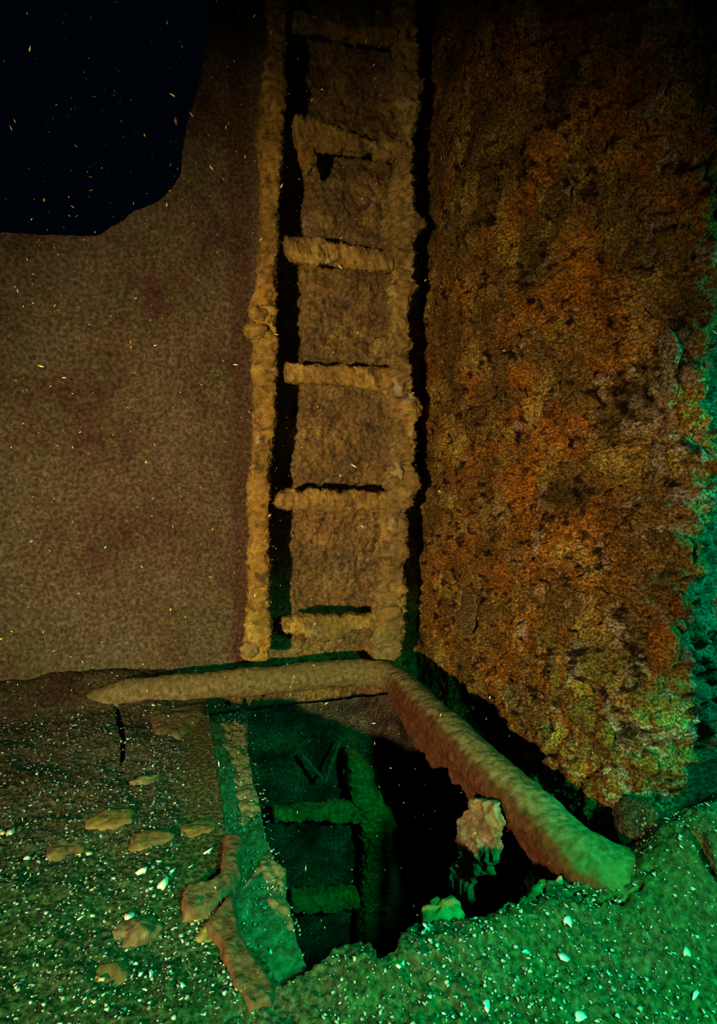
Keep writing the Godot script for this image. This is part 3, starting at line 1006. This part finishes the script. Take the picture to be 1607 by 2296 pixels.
# ---------------------------------------------------------------- loose things
func build_debris() -> void:
	var tan_ := func(p: Vector3) -> Color: return mixc(silt_colour(p), Color(0.24, 0.17, 0.07), 0.5) * 0.85
	var rust := func(p: Vector3) -> Color: return mixc(silt_colour(p), Color(0.19, 0.095, 0.035), 0.6) * 0.85
	var slab := plate([[412, 2040], [404, 2000], [420, 1978], [468, 1970], [492, 1950], [498, 1900], [500, 1868], [544, 1866], [550, 1890], [538, 1915], [540, 1950], [520, 1975], [500, 2000], [470, 2030], [440, 2046]], 1, -0.010, 0.020, 0.0020, 0.006, tan_, 0.003, 0.006)
	tag(commit("rust_slab", slab, "silt"), "tan slab of flaked rust jutting over the left edge of the hatch above a crack", "slab")
	slab = plate([[452, 2068], [480, 2036], [505, 2010], [524, 1990], [532, 2040], [545, 2090], [575, 2140], [606, 2180], [622, 2212], [610, 2240], [560, 2262], [520, 2210], [500, 2150], [490, 2110]], 1, -0.014, 0.022, 0.0020, 0.006, rust, 0.003, 0.006)
	tag(commit("rust_slab", slab, "silt"), "red-brown silted slab below the crack at the near left corner of the hatch", "slab")
	slab = plate([[404, 1652], [430, 1628], [462, 1598], [458, 1572], [410, 1578], [330, 1590], [345, 1640]], 1, -0.017, 0.02, 0.003, 0.004, tan_, 0.003, 0.02)
	tag(commit("deck_flake", slab, "silt"), "smooth tan deck flake under the rail at the far left corner of the hatch", "flake")
	for g in [
		[330, 1745, 0.030, 0.010, 0.016, Color(0.66, 0.62, 0.44), "pale whitish clump of growth on the left deck at the end of the long crack", "growth"],
		[335, 1885, 0.030, 0.010, 0.022, Color(0.40, 0.24, 0.08), "rust lump buried in the left silt below the pale clump", "rust lump"],
		[250, 1840, 0.036, 0.012, 0.026, Color(0.36, 0.20, 0.07), "broad low rust mound on the left deck", "rust lump"],
		[140, 1900, 0.026, 0.010, 0.022, Color(0.22, 0.14, 0.06), "dark rust lump near the left border among pale shells", "rust lump"],
		[440, 1850, 0.030, 0.012, 0.022, Color(0.38, 0.26, 0.10), "flat tan lump close to the hatch's left edge", "rust lump"],
		[310, 2080, 0.026, 0.010, 0.022, Color(0.24, 0.15, 0.06), "brown lump below the round white shell", "rust lump"],
		[470, 2085, 0.014, 0.010, 0.012, Color(0.48, 0.34, 0.05), "mustard lump beside the red-brown slab", "rust lump"],
		[240, 2190, 0.022, 0.008, 0.018, Color(0.24, 0.18, 0.09), "dark lump at the bottom left in the silt", "rust lump"],
	]:
		var p := at(g[0], g[1], 1, -0.02)
		p.y = floor_height(p.x, p.z) - g[3] * 0.15
		lump("debris_lump", p, Vector3(g[2], g[3] * 0.6, g[4]), mixc(g[5], silt_colour(p), 0.8) * 0.6, g[6], g[7], 0.0, 0.26, 0.35)
	var mound := at(990, 2062, 1, -0.03)
	lump("silt_mound", mound, Vector3(0.030, 0.022, 0.020), Color(0.07, 0.22, 0.085), "small silt mound on the front lip of the hatch under the hanging rust sheet", "mound", 0.0, 0.3, 0.2)  # base colour carries the painted green light of the silt
	mound = at(1215, 2015, 1, -0.03)
	lump("silt_mound", mound, Vector3(0.016, 0.020, 0.016), Color(0.07, 0.22, 0.085), "small silt peak at the front lip right beside the rail's near end", "mound", 0.0, 0.3, 0.2)  # green light painted into this peak's base colour too
	# two thin rods lying crossed down in the hatch
	for g in [[[676, 1690, 0.10], [728, 1752, 0.16], "thin rod slanting down to the right in the hatch, one of a crossed pair"], [[762, 1660, 0.10], [728, 1756, 0.17], "thin rod slanting down to the left in the hatch, one of a crossed pair"]]:
		var a := at(g[0][0], g[0][1], 2, g[0][2])
		var b := at(g[1][0], g[1][1], 2, g[1][2])
		var side := (b - a).cross(Vector3(0, 0, 1)).normalized()
		var st := []
		for k in 21:
			var r := 0.004
			st.append([a.lerp(b, k / 20.0), side, (b - a).cross(side).normalized(), r, r, r, r])
		tag(commit("rod", bar(st, 12, 1.0, 0.004, 60.0, silt_colour), "fuzz"), g[2], "rod")


func shell_mesh(kind: int) -> ArrayMesh:
	var r := RandomNumberGenerator.new()
	r.seed = 100 + kind
	var tint: Color = [Color(0.56, 0.80, 0.68), Color(0.52, 0.58, 0.40), Color(0.45, 0.70, 0.66), Color(0.60, 0.46, 0.18), Color(0.66, 0.88, 0.80), Color(0.34, 0.50, 0.42)][kind]  # cyan cast of the green light put into the tints
	var st := SurfaceTool.new()
	st.begin(Mesh.PRIMITIVE_TRIANGLES)
	var n := 8
	var rim := []
	for k in n:
		var d := r.randf_range(0.5, 1.15)
		rim.append(Vector3(cos(TAU * k / n) * d, r.randf_range(-0.08, 0.10), sin(TAU * k / n) * d * 0.8))
	var top := Vector3(r.randf_range(-0.3, 0.3), 0.17, r.randf_range(-0.2, 0.2))
	var low := Vector3(0, -0.16, 0)
	for k in n:
		var a: Vector3 = rim[k]
		var b: Vector3 = rim[(k + 1) % n]
		for q in [top, a, b, low, b, a]:
			st.set_color(tint * r.randf_range(0.8, 1.05))
			st.add_vertex(q)
	st.generate_normals()
	var m := st.commit()
	m.surface_set_material(0, mats.shell)
	return m


func shell_pose(x: float, z: float, y: float, size: float) -> Transform3D:
	var up := Vector3(rng.randf_range(-0.5, 0.5), 1, rng.randf_range(-0.3, 0.7)).normalized()
	return turned(up, rng.randf() * TAU, Vector3(size * rng.randf_range(0.55, 1.2), size * 0.9, size * rng.randf_range(0.55, 1.2)), Vector3(x, y, z))


func build_shells() -> void:
	var kinds := []
	for k in 6:
		kinds.append(shell_mesh(k))
	# shells that can be pointed at one by one
	for g in [
		[292, 2052, 0.0105, 4, "round white shell, the largest disc on the left silt"],
		[443, 2056, 0.0090, 3, "yellowish round shell beside the crack near the hatch's left edge"],
		[24, 1868, 0.0130, 0, "long pale shell at the left border of the silt"],
		[310, 1963, 0.0120, 4, "bright broken white shell in the middle of the left silt"],
		[365, 1985, 0.0110, 0, "jagged white shell right of the bright broken one"],
		[222, 1836, 0.0090, 4, "white shell up the left slope toward the bulkhead"],
		[384, 1958, 0.0095, 0, "pale rounded shell near the tan slab"],
		[466, 1905, 0.0100, 4, "white fan-shaped shell fragment above the tan slab"],
		[60, 1925, 0.0080, 2, "bluish shell at the far left"],
		[955, 2122, 0.0070, 4, "round white shell on the front lip of the hatch"],
		[1265, 2172, 0.0120, 4, "long white shell lying on the bright green silt"],
		[1175, 2168, 0.0080, 4, "upright white shell left of the long one on green silt"],
		[1535, 2182, 0.0095, 0, "pale shell at the right in the green silt"],
		[1295, 2288, 0.0130, 4, "broad white shell at the bottom border"],
		[1090, 2277, 0.0085, 4, "glinting white shell at the bottom left of the green silt"],
		[605, 2130, 0.0070, 4, "bright shell at the foot of the ledge plate"],
	]:
		var p := at(g[0], g[1], 1, -0.02)
		if inside(hatch, p.x, p.z) > 0.0:
			p = at(g[0], g[1], 1, -0.034)
		else:
			p.y = floor_height(p.x, p.z) + 0.002
		var o := MeshInstance3D.new()
		o.mesh = kinds[g[3]]
		o.name = numbered("shell")
		o.transform = shell_pose(p.x, p.z, p.y, g[2])
		add_child(o)
		tag(o, g[4], "shell")
	for g in [[1068, 1590, 0.009, 4, "small striped white shell on the right wall just above the diagonal rail"]]:
		var o := MeshInstance3D.new()
		o.mesh = kinds[g[3]]
		o.name = numbered("shell")
		o.transform = turned(Vector3(-1, 0.3, 0.4), 0.5, Vector3(g[2], g[2], g[2] * 1.3), side_point(g[0], g[1]) + Vector3(-0.006, 0, 0))
		add_child(o)
		tag(o, g[4], "shell")
	var standing := at(1253, 1984, 1, -0.012)
	lump("shell", standing, Vector3(0.005, 0.012, 0.004), Color(0.32, 0.28, 0.16), "dark oval shell standing on edge at the rail's near end", "shell", -0.2, 0.1, 0.2)
	# the larger fragments, then the countless small ones
	var placed := 0
	var spots := []
	var tries := 0
	while spots.size() < 9000 and tries < 120000:
		tries += 1
		var x := rng.randf_range(-0.40, 0.80)
		var z := rng.randf_range(0.15, 1.10)
		var right := x > 0.12 and z > 0.84
		var left := x < 0.06
		var many := 0.45 + 0.55 * smoothstep(0.4, 0.9, z)
		if not right and not left and not (x < 0.15):
			continue
		if rng.randf() > many + 0.5 * rough.get_noise_2d(x * 9.0, z * 9.0):
			continue
		var y := floor_height(x, z) + 0.0012
		if x > -0.015 and x < 0.06 and z < 0.78 and rng.randf() < 0.9:
			continue
		var on_ledge := false
		if inside(hatch, x, z) > -0.004:
			if x > 0.125 or z > 0.84:
				continue
			on_ledge = true
			y = -0.036
		elif not left and not right:
			continue
		if placed < 290 and not on_ledge or placed < 290 and rng.randf() < 0.3:
			var o := MeshInstance3D.new()
			o.mesh = kinds[rng.randi() % 6]
			o.name = numbered("shell_fragment")
			o.transform = shell_pose(x, z, y, rng.randf_range(0.0025, 0.0070))
			add_child(o)
			if on_ledge:
				tag(o, "small pale shell fragment lying on the ledge plate inside the hatch", "shell", "shell fragments on the ledge")
			elif left and z < 0.5:
				tag(o, "small pale shell fragment on the brown far part of the left deck near the bulkhead", "shell", "shell fragments on the far left deck")
			elif left and z < 0.75:
				tag(o, "small pale shell fragment on the middle of the left deck beside the hatch", "shell", "shell fragments on the middle left deck")
			elif left:
				tag(o, "small pale shell fragment on the greenish near part of the left deck", "shell", "shell fragments on the near left deck")
			elif x < 0.5:
				tag(o, "small pale shell fragment on the green silt just in front of the hatch", "shell", "shell fragments in front of the hatch")
			else:
				tag(o, "small pale shell fragment on the green mound at the near end of the rail", "shell", "shell fragments on the green mound")
			placed += 1
		else:
			var s := 0.0008 + 0.0026 * pow(rng.randf(), 1.6)
			spots.append([shell_pose(x, z, y, s), Color(1, 1, 1) * rng.randf_range(0.2, 0.8)])
	copies("shell_grit", kinds[0], spots, null, "countless crumbs of pale shell scattered over the silt round the hatch")


func build_drift() -> void:
	var st := SurfaceTool.new()
	st.begin(Mesh.PRIMITIVE_TRIANGLES)
	var v := [Vector3(0, 1, 0), Vector3(0.45, 0.1, 0.1), Vector3(-0.1, 0, 0.42), Vector3(-0.4, -0.1, -0.1), Vector3(0.1, 0, -0.4), Vector3(0.1, -1, 0.05)]
	for k in 4:
		for q in [v[0], v[1 + k], v[1 + (k + 1) % 4], v[5], v[1 + (k + 1) % 4], v[1 + k]]:
			st.add_vertex(q)
	st.generate_normals()
	var flake := st.commit()
	flake.surface_set_material(0, mats.plain)
	var spots := []
	while spots.size() < 3600:
		var p := Vector3(rng.randf_range(-0.55, 0.60), rng.randf_range(-0.35, 1.35), rng.randf_range(0.04, 1.0))
		if p.distance_to(EYE) < 0.5 or rng.randf() > 1.0 - 0.75 * smoothstep(-0.1, 0.4, p.x):
			continue
		var c := Color(0.85, 0.62, 0.16) if rng.randf() < 0.6 else Color(0.85, 0.82, 0.66)
		var s := 0.0005 + 0.0016 * pow(rng.randf(), 4.0)
		spots.append([turned(Vector3(rng.randf_range(-1, 1), rng.randf_range(-1, 1), rng.randf_range(-1, 1)), 0.0, Vector3(s, s * rng.randf_range(1.0, 2.6), s), p), c])
	copies("marine_snow", flake, spots, null, "countless specks of silt drifting in the water")
	for g in [
		[293, 767, 0.35, 0.0045, Color(0.75, 0.28, 0.04), "orange flake drifting before the middle of the left bulkhead"],
		[123, 685, 0.35, 0.0040, Color(0.75, 0.36, 0.06), "upright orange flake drifting at the upper left below the opening"],
		[549, 351, 0.40, 0.0042, Color(0.60, 0.45, 0.08), "olive flake drifting left of the upper ladder joint"],
		[394, 271, 0.45, 0.0065, Color(0.40, 0.18, 0.05), "long brown flake drifting at the edge of the dark opening"],
		[324, 303, 0.50, 0.0028, Color(0.85, 0.70, 0.10), "yellow speck drifting in the middle of the dark opening"],
		[99, 448, 0.50, 0.0030, Color(0.70, 0.60, 0.12), "yellow flake drifting low in the dark opening"],
		[33, 271, 0.50, 0.0030, Color(0.70, 0.60, 0.12), "yellow flake drifting by the left border in the dark opening"],
		[725, 570, 0.158, 0.0030, Color(0.90, 0.35, 0.05), "bright orange flake on the sloping rung just below the broken one"],
		[476, 1187, 0.40, 0.0030, Color(0.95, 0.60, 0.05), "golden flake drifting low before the left bulkhead"],
		[659, 1518, 0.40, 0.0034, Color(0.90, 0.65, 0.08), "golden flake drifting before the back rail"],
		[236, 1227, 0.40, 0.0032, Color(0.90, 0.88, 0.80), "white flake drifting low before the left bulkhead"],
		[330, 1549, 0.40, 0.0034, Color(0.95, 0.50, 0.05), "orange flake drifting before the left end of the rail"],
		[608, 72, 0.45, 0.0032, Color(0.60, 0.55, 0.12), "olive speck drifting before the top of the left upright"],
	]:
		var o := MeshInstance3D.new()
		var m: StandardMaterial3D = (mats.plain as StandardMaterial3D).duplicate()
		m.resource_name = "flake"
		m.vertex_color_use_as_albedo = false
		m.albedo_color = (g[4] as Color).linear_to_srgb()
		o.mesh = flake
		o.material_override = m
		o.name = numbered("drifting_flake")
		var s: float = g[3]
		o.transform = turned(Vector3(rng.randf_range(-0.6, 0.6), 1, 0.2), 0.0, Vector3(s, s * 1.2, s), at(g[0], g[1], 2, g[2]))
		add_child(o)
		tag(o, g[5], "flake")
